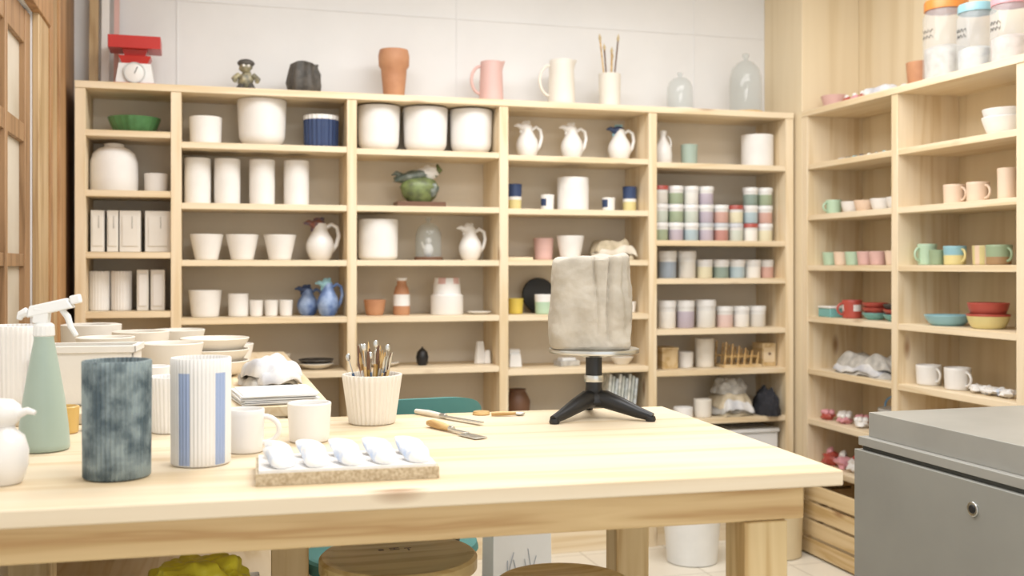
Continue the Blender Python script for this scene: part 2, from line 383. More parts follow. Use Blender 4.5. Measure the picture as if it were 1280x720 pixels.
# knives / trowel / tools
def along(name,p,q,fn):
    p=Vector(p);q=Vector(q); mb=MB(); L=(q-p).length; fn(mb,L); a=math.atan2(q.y-p.y,q.x-p.x); return mb.build(name,(p.x,p.y,TZp),a,bevel=.0006)
def f1(mb,L):
    mb.tube([(0,0,.007),(.05,0,.008),(.105,0,.007)],[.006,.007,.0055],M('white_handle','#e9e2d4',.4),10)
    mb.box((L*.5+.05,0,.006),(L-.105,.016,.003),STEEL)
    mb.tube([(.10,0,.007),(.12,0,.007)],.006,STEEL,10)
along('fettling_knife',(.500,2.60,0),(.612,2.37,0),f1)
def f2(mb,L):
    mb.tube([(0,0,.009),(.02,0,.010),(.06,0,.009),(.095,0,.008)],[.006,.0095,.009,.006],HAN,12)
    mb.tube([(.094,0,.008),(.108,0,.008)],.0065,STEEL,12)
    mb.box((.135,0,.006),(.06,.012,.004),STEEL)
    mb.box((.185,0,.003),(.07,.032,.002),STEEL)
along('palette_knife',(.487,2.385,0),(.565,2.165,0),f2)
u=MB(); u.tube([(-.03,0,.006),(0,0,.007),(.03,.006,.006)],[.005,.006,.004],HAN); u.ell((.04,.008,.005),(.014,.009,.005),STEEL,12,8); u.build('loop_tool',(.70,2.50,TZp),-.2)
u=MB(); u.lathe([(0,0),(.020,0),(.022,.003),(.020,.008),(0,.008)],HAN,n=24); u.build('wooden_rib',(.655,2.545,TZp))

# ---------------------------------------------------------------- bench items
pot('ribbed_vase',-.475,2.93,BZ,.062,.068,.20,WB,ribs=36,amp=.002)
q=MB(); 
for (a,b_,c_) in ((-.11,-.103,0),(.103,.11,0)): q.rng(a,b_,-.07,.07,0,.15,OFW)
q.rng(-.11,.11,-.07,-.063,0,.15,OFW); q.rng(-.11,.11,.063,.07,0,.15,OFW); q.rng(-.11,.11,-.07,.07,0,.008,OFW); q.rng(-.116,.116,-.076,-.07,.132,.15,OFW); q.rng(.11,.116,-.076,.076,.132,.15,OFW)
q.build('storage_box',(-.285,2.90,BZ),-.08,bevel=.002)
pot('large_bowl',-.10,3.12,BZ,.05,.088,.135,CR,power=.6); 
for i in range(3): pot('large_bowl',.02,3.50,BZ+i*.036,.065,.108,.05,CR,power=.5)
pot('plaster_mould',-.36,3.62,BZ,.085,.092,.165,OFW,t=.03)
pot('plaster_mould',-.20,3.45,BZ,.07,.085,.15,CR,t=.012)
pot('ceramic_bowl',-.28,3.19,BZ,.05,.08,.15,CR,t=.008)
pot('ceramic_bowl',-.10,3.85,BZ,.06,.09,.13,OFW,t=.008)
pot('ceramic_bowl',-.05,2.88,BZ,.038,.055,.09,CR)
pot('ceramic_cup',-.13,2.79,BZ,.034,.038,.10,WB)
pot('ceramic_bowl',.10,3.95,BZ,.04,.06,.07,WH,power=.6)
pp=MB()
R_=random.Random(2)
for i in range(12): pp.box((R_.uniform(-.006,.006),R_.uniform(-.006,.006),.001+i*.0022),(.19,.21,.0018),PAPER,rz=R_.uniform(-.06,.06))
pp.build('paper_stack',(.165,2.82,BZ),.12)
def cloth(name,x,y,z,hx,hy,h,mat,seed=0,rz=0,fr=3.,am=1.):
    mb=MB(); n=64; m=26
    idx=[]
    for j in range(m+1):
        ph=(pi/2)*j/m; ring=[]
        for i in range(n):
            a=2*pi*i/n; d=Vector((math.cos(a)*math.cos(ph),math.sin(a)*math.cos(ph),math.sin(ph)))
            f=1+am*(.20*noise.noise(d*fr+Vector((seed,0,0)))+.16*abs(noise.noise(d*fr*1.6+Vector((0,seed,0)))))
            mb.v.append((hx*.92*d.x*f,hy*.92*d.y*f,max(0,h*max(0,d.z)**.7*f*.9))); ring.append(len(mb.v)-1)
        idx.append(ring)
    for j in range(m):
        for i in range(n):
            k=(i+1)%n; mb.face([idx[j][i],idx[j][k],idx[j+1][k],idx[j+1][i]],mat,True)
    mb.face(idx[0][::-1],mat); mb.face(idx[-1],mat,True)
    return mb.build(name,(x,y,z),rz)
def folded(name,x,y,z,hx,hy,h,layers,mats,seed=0,rz=0,wav=.4):
    """pile of folded fabric: thin rounded sheets with soft wrinkles, laid over one another"""
    mb=MB(); G=30; th=h/layers
    for L in range(layers):
        mat=mats[L%len(mats)]; R_=random.Random(seed*7+L); ox,oy=R_.uniform(-.1,.1)*hx,R_.uniform(-.1,.1)*hy; sx=R_.uniform(.78,1.); sy=R_.uniform(.78,1.)
        top=[];bot=[]
        for j in range(G+1):
            for i in range(G+1):
                a=i/G*2-1; b_=j/G*2-1
                k=math.hypot(a,b_); mxx=max(abs(a),abs(b_),1e-6); sh=1-(k/mxx-1)*.35*mxx**4
                px=ox+a*sh*hx*sx*(1+.10*noise.noise(Vector((b_*2,seed,L)))); py=oy+b_*sh*hy*sy*(1+.12*noise.noise(Vector((a*2,seed+3,L))))
                wz=wav*th*(noise.noise(Vector((px*17,py*11,seed+L*.3)))+.5*noise.noise(Vector((px*34,py*16,seed+9))))
                e1=max(0,mxx-.6)/.4; drop=th*.85*e1**2.5+(L*th*.35)*e1**1.5
                zb=L*th*.96
                zt_=max(.0008,zb+th+wz-drop); top.append((px,py,zt_)); bot.append((px,py,max(0,zt_-th*(1-.8*e1**2.5))))
        b0=len(mb.v); mb.v+=top; b1=len(mb.v); mb.v+=bot
        ix=lambda b,i,j:b+j*(G+1)+i
        for j in range(G):
            for i in range(G):
                mb.face([ix(b0,i,j),ix(b0,i+1,j),ix(b0,i+1,j+1),ix(b0,i,j+1)],mat,True); mb.face([ix(b1,i,j),ix(b1,i,j+1),ix(b1,i+1,j+1),ix(b1,i+1,j)],mat,True)
        for i in range(G):
            mb.face([ix(b1,i,0),ix(b1,i+1,0),ix(b0,i+1,0),ix(b0,i,0)],mat,True); mb.face([ix(b0,i,G),ix(b0,i+1,G),ix(b1,i+1,G),ix(b1,i,G)],mat,True)
            mb.face([ix(b0,0,i),ix(b0,0,i+1),ix(b1,0,i+1),ix(b1,0,i)],mat,True); mb.face([ix(b1,G,i),ix(b1,G,i+1),ix(b0,G,i+1),ix(b0,G,i)],mat,True)
    return mb.build(name,(x,y,z),rz)
folded('folded_rag',.175,3.20,BZ,.085,.12,.075,3,[CLOTH,WCL,WCL],3,.2,.9)
MB().box((0,0,.006),(.12,.09,.012),BOARD).box((0,0,.016),(.10,.07,.008),PAPER).build('notebook',(.19,3.60,BZ),.3)

# ---------------------------------------------------------------- kiln
k=MB()
k.rng(1.585,2.35,1.35,2.34,.04,.815,GREY)
for (x,y) in ((1.62,1.4),(1.62,2.26),(2.28,1.4),(2.28,2.26)): k.rng(x,x+.04,y,y+.04,0,.04,BLK)
k.rng(1.60,2.34,1.37,2.325,.815,.826,M('gasket_dark','#4d4e4a',.7))
k.rng(1.592,2.345,1.36,2.333,.826,.848,GREYL); k.rng(1.612,2.335,1.38,2.318,.848,.910,GREYL)
k.rng(1.70,1.78,2.34,2.352,.74,.88,GREY); k.rng(2.1,2.18,2.34,2.352,.74,.88,GREY)
Ry=Matrix.Rotation(-pi/2,3,'Y')
k.lathe([(0,.001),(.009,.001),(.009,.004),(.0155,.005),(.0165,.002),(.0165,-.004)],STEEL,(1.585,1.904,.757),n=28,R=Ry,matfn=lambda a,z,j:BLK if j<1 else STEEL)
k.lathe([(0,.0062),(.0092,.0062),(.0092,.0)],BLK,(1.585,1.904,.757),n=24,R=Ry)
k.build('pottery_kiln',bevel=.006,seg=3)

# ---------------------------------------------------------------- under table / floor
def stool(name,x,y,z,r,mat,leg,mark=False):
    mb=MB(); mb.lathe([(0,z-.035),(r-.006,z-.035),(r,z-.03),(r,z-.006),(r-.006,z),(r-.02,z),(r-.024,z-.002),(r*.6,z-.004),(0,z-.004)],mat,n=56)
    for i in range(4):
        a=pi/4+i*pi/2; mb.tube([(r*.68*math.cos(a),r*.68*math.sin(a),z-.035),(r*.98*math.cos(a),r*.98*math.sin(a),0)],[.016,.013],leg,12)
    pts=[(r*.83*math.cos(2*pi*i/32),r*.83*math.sin(2*pi*i/32),z*.45) for i in range(33)]
    mb.tube(pts,.008,leg,8)
    if mark:
        for (a,b_,w_,h_) in ((.0,0,.022,.004),(.0,.012,.022,.004),(.0,.006,.004,.016),(.03,.005,.016,.004),(.03,-.008,.004,.016),(-.03,.004,.012,.012)): mb.box((a,b_+.05,z-.0038),(w_,h_,.0008),DBR)
    return mb.build(name,(x,y,0))
stool('wooden_stool',.400,2.28,.652,.172,STW,TZ,True)
stool('wooden_stool',.715,2.09,.620,.145,STW,TZ)
stool('teal_stool',.38,2.605,.575,.158,TEAL,BLK)
# teal chair
ch=MB(); 
ch.lathe([(0,.43),(.19,.43),(.205,.445),(.20,.465),(.18,.475),(0,.478)],TEAL,n=40)
N_=24
ids=[]
for j,(zz_,off) in enumerate(((.62,0),(.70,.004),(.80,.006),(.88,.004),(.912,0),(.912,-.022),(.88,-.026),(.80,-.026),(.70,-.026),(.62,-.022))):
    ring=[]
    for i in range(N_+1):
        a=math.radians(-148+125*i/N_); edge=abs(i/N_-.5)*2
        zf=zz_-(.045*edge**3 if zz_>.8 else -.05*edge**3)
        r=.215+off
        ch.v.append((r*math.cos(a),r*math.sin(a),zf)); ring.append(len(ch.v)-1)
    ids.append(ring)
for j in range(len(ids)):
    A=ids[j];B_=ids[(j+1)%len(ids)]
    for i in range(N_): ch.face([A[i],A[i+1],B_[i+1],B_[i]],TEAL,True)
ch.face([r[0] for r in ids],TEAL); ch.face([r[-1] for r in ids][::-1],TEAL)
for a in (45,135,225,315):
    a=math.radians(a); ch.tube([(.13*math.cos(a),.13*math.sin(a),.43),(.19*math.cos(a),.19*math.sin(a),0)],[.014,.011],BLK)
for a in (-115,-55):
    a=math.radians(a); ch.tube([(.18*math.cos(a),.18*math.sin(a),.45),(.205*math.cos(a),.205*math.sin(a),.68)],.011,BLK)
ch.build('teal_chair',(.575,3.09,0))
# bucket, bin, crates
def bail(mb): 
    mb.tube([(.13*math.cos(pi*i/16),-.02-.10*math.sin(pi*i/16)*.9,.235-.06*math.sin(pi*i/16)) for i in range(17)],.003,STEEL,8)
    mb.lathe([(.128,.232),(.138,.232),(.138,.245),(.128,.245)],PLW,n=40)
pot('plastic_bucket',2.02,4.18,.0005,.108,.128,.25,PLW,t=.003,extra=bail)
pot('fibre_bin',2.43,4.16,.0005,.10,.115,.40,M('fibre_board','#dccaa6',.8,bump=.3),t=.004)
for (y0,y1) in ((3.03,3.66),(3.73,4.33)):
    cr=MB()
    for i in range(4):
        z=.01+i*.08
        cr.rng(2.56,2.572,y0,y1,z,z+.066,BOXW); cr.rng(2.938,2.95,y0,y1,z,z+.066,BOXW)
        cr.rng(2.572,2.938,y0,y0+.012,z,z+.066,BOXW); cr.rng(2.572,2.938,y1-.012,y1,z,z+.066,BOXW)
    for (x,y) in ((2.572,y0+.012),(2.572,y1-.042),(2.908,y0+.012),(2.908,y1-.042)): cr.rng(x,x+.03,y,y+.03,0,.32,BOXW)
    cr.rng(2.572,2.938,y0+.012,y1-.012,.01,.02,BOXW)
    cr.build('wooden_crate',bevel=.0015)
# paper bag
g=MB(); g.box((0,0,.25),(.20,.10,.50),PLW,taper=.94)
g.tube([(-.05,-.048,.49),(-.045,-.05,.54),(0,-.05,.56),(.045,-.05,.54),(.05,-.048,.49)],.003,PLW,8)
dm=M('print_grey','#b5b9c0',.8)
for i in range(9): g.box((-.05+.012*i,-.0505,.36+.03*math.sin(i*1.3)),(.003,.002,.05+.02*math.cos(i)),dm,ry=.3*math.sin(i*2))
g.build('paper_bag',(.91,3.10,.0005),.1,bevel=.006)
# boxes and yellow bag under bench
b2=MB(); b2.rng(-.14,.20,-.15,.15,0,.55,OFW); b2.rng(-.145,.205,-.155,.155,.52,.565,OFW)
b2.build('cardboard_box',(-.09,2.38,.0005),0,bevel=.003)
cloth('yellow_plastic_bag',-.02,2.35,.566,.125,.11,.095,YBAG,7,fr=2.6,am=1.2)
b3=MB(); b3.rng(-.09,.09,-.13,.13,0,.54,M('dark_box','#5b5148',.6)); b3.rng(-.094,.094,-.134,.134,.52,.565,M('dark_lid','#74685c',.6)); b3.build('storage_crate',(-.345,2.38,.0005),0,bevel=.004)

# ---------------------------------------------------------------- shelf items
YS=4.57; e_=.0006
zt=ZT+e_
q=MB() # kitchen scale
q.box((0,0,.045),(.15,.10,.09),PLW,taper=.82); q.box((0,0,.005),(.16,.11,.01),RED)
Rx=Matrix.Rotation(pi/2,3,'X')
q.lathe([(0,.012),(.036,.012),(.040,.010),(.040,0)],WH,(0,-.045,.05),n=32,R=Rx); q.lathe([(.038,.014),(.042,.014),(.042,.0),(.038,0)],STEEL,(0,-.045,.05),n=32,R=Rx)
q.box((.006,-.0595,.06),(.003,.001,.03),BLK,ry=.4)
q.box((0,0,.105),(.10,.08,.03),RED,taper=1.25); q.box((0,0,.132),(.075,.06,.03),RED,taper=1.3)
q.rng(-.098,.098,-.07,.07,.146,.152,RED); q.rng(-.098,.098,-.072,-.068,.146,.196,RED); q.rng(-.098,.098,.068,.072,.146,.196,RED); q.rng(-.1,-.096,-.07,.07,.146,.196,RED); q.rng(.096,.1,-.07,.07,.146,.196,RED)
q.build('kitchen_scale',(-.285,YS-.02,zt),bevel=.003)
q=MB(); q.box((0,0,.25),(.035,.02,.5),TAN,rx=-.08); q.box((.045,.0,.24),(.03,.02,.48),WH,rx=-.08); q.box((.088,.005,.235),(.02,.02,.47),PINK,rx=-.08)
q.build('leaning_boards',(-.455,4.68,zt+.001))
# figurine
q=MB(); q.lathe([(0,0),(.05,0),(.052,.012),(0,.014)],DK,n=20)
AG=M('aged_gold','#b0a684',.4,'#5f5e54',40)
q.ell((0,0,.055),(.032,.026,.035),AG,nz=.4); q.ell((0,-.004,.108),(.028,.026,.024),AG,nz=.3); q.ell((.0,0,.124),(.036,.034,.018),DK)
for sx in (-1,1):
    q.tube([(sx*.028,0,.075),(sx*.050,-.01,.055),(sx*.044,-.03,.045)],[.012,.011,.010],AG); q.tube([(sx*.015,0,.035),(sx*.024,-.01,.01)],[.015,.018],DK); q.ell((sx*.010,-.028,.11),(.006,.005,.006),WH,8,6)
q.build('clay_figurine',(.153,YS,zt))
q=MB(); 
pr=[(0,0),(.06,0),(.070,.01),(.078,.05),(.070,.09),(.060,.115),(.062,.132),(.054,.132),(.050,.11),(.056,.05),(0,.03)]
q.lathe(pr,DK,n=48,ribs=7,amp=.010)
q.v=[tuple(Vector(v)+Vector((0,0,.02*noise.noise(Vector(v)*14)))+.014*noise.noise(Vector(v)*22)*Vector((v[0],v[1],0)).normalized()) if v[2]>.02 else v for v in q.v]
q.build('rough_clay_vase',(.397,YS,zt))
q=MB(); q.lathe([(0,0),(.042,0),(.045,.005),(.05,.06),(.054,.10),(.056,.13),(.066,.145),(.068,.19),(.062,.215),(.056,.21),(.058,.15),(.045,.12),(.04,.02),(0,.015)],TER,n=40); q.build('terracotta_vase',(.781,YS,zt))
def pitcher(name,x,y,z,r,h,mat,ang=pi,rz=0,thr=.007):
    mb=MB(); n=40; pr=wallprof(r*.96,r*.84,h,.006,.0,steps=10); 
    mb.lathe(pr,mat,n=n)
    for i,v in enumerate(mb.v):
        u=v[2]/h; a=math.atan2(v[1],v[0]); da=abs((a-ang-pi+pi)%(2*pi)-pi)
        if u>.8 and da<.6: mb.v[i]=(v[0]*(1+.35*(u-.8)/.2*(1-da/.6)),v[1],v[2]+.008*(u-.8)/.2*(1-da/.6))
    handle(mb,r*.88,h*.22,h*.88,r*.75,mat,thr,ang)
    return mb.build(name,(x,y,z),rz)
pitcher('pink_pitcher',1.222,YS,zt,.058,.188,PINK,pi)
pitcher('white_pitcher',1.555,YS,zt,.066,.212,CR,pi)
def brushes(mb):
    for (a,dx,l,mt) in ((0,-.055,.31,HAN),(1,-.03,.27,DBR),(2,.01,.26,HAN),(3,.045,.32,DBR),(4,.02,.24,HAN)):
        p1=Vector((dx,(a-2)*.01,l)); mb.tube([(dx*.2,0,.01),p1],[.003,.004],mt,8); mb.tube([p1,p1*1.02+Vector((0,0,.006)),p1*1.07+Vector((0,0,.01))],[.005,.0075,.001],M('bristle','#c9b48c',.9),8)
pot('brush_holder_cup',1.791,YS,zt,.048,.052,.162,CR,extra=brushes)
def cloche(name,x,y,z,r,h,base,inner=None):
    mb=MB(); mb.lathe([(0,0),(r*1.08,0),(r*1.1,.006),(r*1.08,.014),(0,.014)],base,n=40)
    mb.lathe([(r,.0145),(r,h*.45),(r*.97,h*.6),(r*.82,h*.74),(r*.5,h*.84),(r*.16,h*.875),(r*.12,h*.90),(r*.2,h*.94),(r*.2,h*.98),(0,h)],GLASS,n=40)
    if inner: inner(mb)
    return mb.build(name,(x,y,z))
cloche('glass_cloche',2.147,YS,zt,.062,.19,CR); cloche('glass_cloche',2.493,YS,zt,.078,.30,HAN)
# --- bay 1
def zz(i,j): return rows[i][j]+e_
pot('green_bowl',-.29,YS,zz(0,0),.07,.104,.066,GRN,power=.6,ribs=20,amp=.002)
q=MB(); q.lathe([(0,0),(.088,0),(.092,.005),(.093,.06),(.092,.12),(.082,.155),(.06,.175),(.04,.182),(.038,.195),(.034,.195),(.032,.18),(0,.17)],WB,n=44); q.build('lidded_jar',(-.368,YS,zz(0,1)))
pot('ceramic_cup',-.206,YS,zz(0,1),.045,.047,.078,WB)
for x,w_ in ((-.425,.05),(-.368,.042),(-.302,.08),(-.195,.10)):
    q=MB(); q.box((0,0,.084),(w_,.14,.166),OFW); q.box((0,-.071,.084),(w_*.75,.006,.12),OFW) ; q.box((w_*.1,-.0745,.12),(.004,.002,.05),CLOTH); q.build('plaster_mould_block',(x,YS,zz(0,2)),0,bevel=.004)
for x in (-.424,-.340): pot('ribbed_cup',x,YS,zz(0,3),.040,.041,.16,WB,ribs=22,amp=.002)
for x,w_ in ((-.255,.045),(-.197,.055)):
    q=MB(); q.box((0,0,.083),(w_,.12,.166),OFW); q.box((0,-.061,.083),(w_*.7,.006,.13),WB); q.build('plaster_mould_block',(x,YS,zz(0,3)),0,bevel=.004)
# --- bay 2
pot('ceramic_cup',-.010,YS,zz(1,0),.062,.066,.117,WB); planter('white_planter',.219,YS,zz(1,0),.103,.196,WB,.05,rb=.095); pot('navy_ribbed_planter',.466,YS,zz(1,0),.072,.076,.141,NAVY,ribs=22,amp=.004,rim=WB)
for x in (-.042,.077,.219,.362): planter('white_cylinder_vase',x,YS,zz(1,1),.053,.191,WB,.006,.005,rb=.0525)
for x in (-.006,.138,.293): pot('tapered_bowl',x,YS,zz(1,2),.046,.068,.107,WB)
def jug(name,x,y,z,r,h,body,head,rz=0,comb=None):
    mb=MB()
    mb.lathe([(0,0),(r*.6,0),(r*.66,.004),(r*.80,h*.08),(r*.98,h*.25),(r,h*.36),(r*.88,h*.50),(r*.66,h*.62),(r*.50,h*.72),(r*.50,h*.80),(r*.40,h*.88),(0,h*.90)],body,n=32)
    mb.ell((-r*.15,0,h*.84),(r*.58,r*.40,h*.14),head,14,10)
    mb.tube([(-r*.45,0,h*.84),(-r*.85,0,h*.90),(-r*1.2,0,h*.87)],[r*.28,r*.20,r*.05],head,10)
    mb.ell((-r*.2,0,h*.96),(r*.30,r*.12,h*.06),comb or head,12,8)
    mb.ell((r*.12,0,h*.98),(r*.18,r*.10,h*.05),comb or head,10,6); mb.ell((-r*.55,0,h*.73),(r*.14,r*.10,h*.06),comb or head,10,6)
    mb.tube([(r*.35,0,h*.76),(r*.8,0,h*.86),(r*1.2,0,h*.78),(r*1.32,0,h*.58),(r*1.15,0,h*.36),(r*.85,0,h*.22)],[r*.15]*6,body,10)
    return mb.build(name,(x,y,z),rz)
jug('rooster_teapot',.462,YS,zz(1,2),.060,.180,WH,RUST,comb=RUST)
pot('ceramic_bowl',-.012,YS,zz(1,3),.055,.067,.112,WB); pot('ceramic_cup',.122,YS,zz(1,3),.040,.042,.096,WB)
for x in (.195,.257,.318): pot('small_cup',x,YS,zz(1,3),.025,.029,.068,WB)
jug('blue_jug',.412,YS+.03,zz(1,3),.046,.130,BLUE,NAVY); jug('blue_jug',.490,YS-.05,zz(1,3),.046,.158,BLUE,LBL)
for i in range(2): pot('ceramic_plate',.445,YS,zz(1,4)+i*.016,.035,.075,.026,DK if i==1 else CR,power=.6,t=.004)
pot('ceramic_bowl',.27,YS,zz(1,4),.04,.07,.07,CR)
# --- bay 3
for x,r in ((.714,.093),(.921,.099),(1.128,.096)): planter('white_planter',x,YS,zz(2,0),r,.196,WB,.045,rb=r*.94)
q=MB(); q.box((0,0,.012),(.215,.11,.024),DBR)
q.lathe([(0,.024),(.05,.024),(.075,.05),(.088,.09),(.07,.12),(.04,.135),(0,.14)],GOLD,n=30,sy=.7)
HG=M('heron_grey','#8a9088',.4,'#4b5850',30)
q.ell((-.02,0,.14),(.095,.04,.024),HG,R=Matrix.Rotation(-.2,3,'Y'),nz=.3); q.ell((.04,0,.155),(.05,.035,.030),WH,nz=.4)
q.tube([(-.07,0,.128),(-.105,0,.150),(-.125,0,.140)],[.020,.011,.002],HG); q.tube([(.06,0,.15),(.09,0,.172),(.078,0,.195)],[.022,.016,.004],GOLD); q.ell((.05,-.03,.08),(.03,.02,.03),HG,nz=.5)
q.build('bird_sculpture',(.895,YS,zz(2,1)),bevel=.002)
planter('white_planter',.711,YS,zz(2,2),.088,.176,WB,.02)
def inn(mb): mb.ell((0,0,.045),(.022,.018,.03),WH); mb.ell((0,0,.085),(.014,.014,.015),WH); mb.tube([(-.02,0,.05),(-.03,0,.08)],.005,CR)
cloche('glass_cloche',.935,YS,zz(2,2),.058,.19,DBR,inn)
jug('rooster_jug',1.125,YS,zz(2,2),.052,.162,WH,WH)
pot('terracotta_bowl',.697,YS,zz(2,3),.035,.048,.068,TER,power=.6)
q=MB(); q.lathe([(0,0),(.033,0),(.036,.005),(.037,.04),(.037,.05),(.036,.09),(.028,.12),(.020,.135),(.020,.15),(.026,.162),(.021,.162),(.014,.14),(0,.10)],TER,n=32,matfn=lambda a,z,j:WB if .04<z<.085 or z>.15 else TER); q.build('striped_vase',(.815,YS,zz(2,3)))
q=MB(); q.lathe([(0,0),(.070,0),(.072,.005),(.072,.085),(.062,.088),(.060,.135),(.055,.150),(.058,.160),(.05,.163),(0,.160)],WB,n=40,matfn=lambda a,z,j:PINK if z>.12 and math.sin(a*5)>-.2 else WB); q.build('lidded_jar',(1.018,YS,zz(2,3)))
q=MB(); q.lathe([(0,0),(.018,0),(.024,.012),(.028,.035),(.023,.058),(.010,.072),(0,.074)],BLK,n=24); q.lathe([(0,.07),(.006,.072),(.004,.08),(0,.082)],BLK,n=12); q.build('black_egg',(.907,YS,zz(2,4)))
q=MB(); q.box((0,0,.05),(.05,.03,.10),WB,rz=.4,taper=.6); q.box((.035,0,.03),(.03,.04,.06),WB,rz=-.3,taper=.7); q.build('plaster_offcut',(1.17,YS,zz(2,4)),bevel=.004)
pot('ceramic_plate',.73,YS,zz(2,4),.05,.075,.018,CR,t=.004)
pot('ceramic_plate',1.162,YS-.02,zz(2,3),.04,.055,.012,CR,t=.004)
# --- bay 4
jug('rooster_jug',1.391,YS,zz(3,0),.052,.166,WH,WH); jug('rooster_jug',1.606,YS,zz(3,0),.052,.166,WH,WH); jug('rooster_jug',1.840,YS,zz(3,0),.054,.166,WH,NAVY,comb=LBL)
def by(a,z,j): return NAVY if z>.06 else (YEL if z<.045 else WB)
pot('painted_cup',1.331,YS,zz(3,1),.030,.033,.117,WB,matfn=by); pot('painted_cup',1.890,YS,zz(3,1),.030,.033,.117,WB,matfn=by)
def dot(a,z,j): return NAVY if .02<z<.055 and math.sin(a*2+.5)>.3 else WH
pot('painted_cup',1.487,YS,zz(3,1),.029,.031,.072,WH,matfn=dot); pot('painted_cup',1.785,YS,zz(3,1),.029,.031,.064,WH,matfn=dot)
planter('white_planter',1.610,YS,zz(3,1),.073,.152,WB,.008,.006,rb=.072)
pot('ceramic_cup',1.478,YS+.03,zz(3,2),.040,.046,.100,PINK); pot('tapered_bowl',1.594,YS-.01,zz(3,2),.044,.064,.110,WB)
folded('folded_cloth',1.795,YS,zz(3,2),.110,.09,.095,3,[TCL,M('beige_cloth','#ddd4c4',.9,'#c3b8a4',14,bump=.3)],11,0,.7)
MB().box((0,0,.006),(.12,.12,.012),PX).box((.01,0,.0135),(.10,.08,.003),DBR).build('wooden_board',(1.34,YS,zz(3,2)))
pot('yellow_cup',1.336,YS,zz(3,3),.032,.035,.070,M('bright_yellow','#dcc258',.4))
q=MB(); q.lathe([(0,-.006),(.078,-.006),(.082,0),(.078,.006),(0,.006)],BLK,(0,.09,.081),n=36,R=Matrix.Rotation(pi/2-.12,3,'X')); q.box((0,.06,.004),(.08,.05,.008),BLK); q.build('black_plate',(1.475,YS,zz(3,3)))
pot('painted_cup',1.452,YS-.05,zz(3,3),.036,.040,.088,WB,matfn=lambda a,z,j:MINT if z<.055 else WB)
pot('small_cup',1.89,YS,zz(3,3),.026,.031,.05,WB); pot('small_cup',1.82,YS-.03,zz(3,3),.03,.033,.04,CR)
q=MB(); q.box((0,0,.03),(.06,.05,.06),PAPER,taper=.8); q.box((.0,0,.07),(.05,.02,.02),PAPER,rx=.4); q.build('paper_packet',(1.33,YS,zz(3,4)),bevel=.003)
MB().box((0,0,.012),(.10,.07,.024),CLOTH).box((0,0,.03),(.07,.05,.012),PAPER).build('tile_stack',(1.58,YS,zz(3,4)),.2,bevel=.002)
pot('ceramic_bowl',1.85,YS,zz(3,4),.035,.055,.035,CR)
q=MB(); q.lathe([(0,0),(.04,0),(.055,.03),(.058,.07),(.045,.10),(.035,.115),(.04,.125),(.034,.125),(.03,.11),(0,.09)],DBR,n=32); q.build('brown_vase',(1.345,YS,zz(3,5)))
q=MB(); 
for i in range(9): q.box((-.075+i*.016,0,.095-.005*(i%3)),(.011,.16,.185-.010*(i%3)),M('news%d'%(i%3),('#dcdad2','#c6c9c2','#d0d7dc')[i%3],.8,'#a7aaa2',40),ry=.10)
q.build('magazine_row',(1.825,YS-.02,zz(3,5)+.0015))
pot('ceramic_bowl',.9,YS,zz(2,5),.06,.09,.08,CR); 
# --- bay 5
q=MB(); q.lathe([(0,0),(.036,0),(.04,.004),(.043,.05),(.038,.085),(.022,.11),(.014,.13),(.018,.16),(.013,.16),(0,.12)],WH,n=32); handle(q,.024,.06,.135,.02,WH,.004,0); q.build('small_jug',(2.06,YS,zz(4,0)))
pot('sage_cup',2.195,YS,zz(4,0),.037,.040,.100,SAGE)
planter('white_planter',2.555,YS,zz(4,0),.077,.156,WB,.008,.006,rb=.076)
jc=['#9aa5b1','#e8e5de','#ccd2c6','#d3a99c','#a5b0a3','#e3dcbe','#bd8980','#b2c4cb','#dad5cc','#8fa096','#e2c8c1','#bfb4c0','#d8ce9c','#96a7b7','#efebe4','#a2ae92']
JM=[M('glaze_%02d'%i,c_,.35) for i,c_ in enumerate(jc)]; LID=M('jar_lid','#e9e7e4',.4); LIDB=M('jar_lid_grey','#c6c8cb',.4); LIDR=M('jar_lid_red','#ad544b',.4)
def jar(mb,x,y,z,r,h,mat,lid):
    mb.lathe([(0,0),(r*.88,0),(r*.92,.003),(r*.94,h*.60)],mat,(x,y,z),n=22)
    mb.lathe([(r*.94,h*.60),(r*.95,h*.76)],FROST,(x,y,z),n=22)
    mb.lathe([(r*.95,h*.76),(r,h*.76),(r,h*.97),(r*.96,h-.0005),(r*.9,h-.0005),(r*.88,h-.003),(0,h-.003)],lid,(x,y,z),n=22)
RJ=random.Random(12)
def pick(): return RJ.choice(JM), (RJ.choice([LIDB,LIDR,LIDB]) if RJ.random()<.2 else LID)
q=MB()
for row in range(3):
    for cx in range(8):
        if row==2 and cx in (4,5): continue
        a,l=pick(); x=-.275+.078*cx; jar(q,x,-.03,row*.086,.0378,.085,a,l)
        if row<2: a,l=pick(); jar(q,x,.065,row*.086,.0378,.085,a,l)
q.build('glaze_jars',(2.308,YS,zz(4,1)))
q=MB()
for cx,(x,r,h) in enumerate(((2.072,.046,.128),(2.172,.046,.128),(2.264,.041,.088),(2.349,.041,.088),(2.434,.041,.088),(2.519,.041,.088),(2.595,.034,.088))):
    jar(q,x-2.34,0,0,r,h,JM[[0,8,5,9,7,14,3][cx]],LID)
q.build('glaze_jars',(2.34,YS-.02,zz(4,2)))
q=MB()
for cx,(x,r,h) in enumerate(((2.07,.045,.13),(2.165,.045,.13),(2.27,.05,.132),(2.37,.042,.1),(2.457,.042,.1),(2.544,.042,.1))):
    jar(q,x-2.34,0,0,r,h,JM[[14,11,1,10,14,8][cx]],LID)
q.build('glaze_jars',(2.34,YS-.02,zz(4,3)))
q=MB(); q.rng(-.04,.04,-.05,.05,0,.09,BOXW); q.rng(-.043,.043,-.053,.053,.09,.1,BOXW); q.build('wooden_box',(2.074,YS,zz(4,4)),bevel=.002)
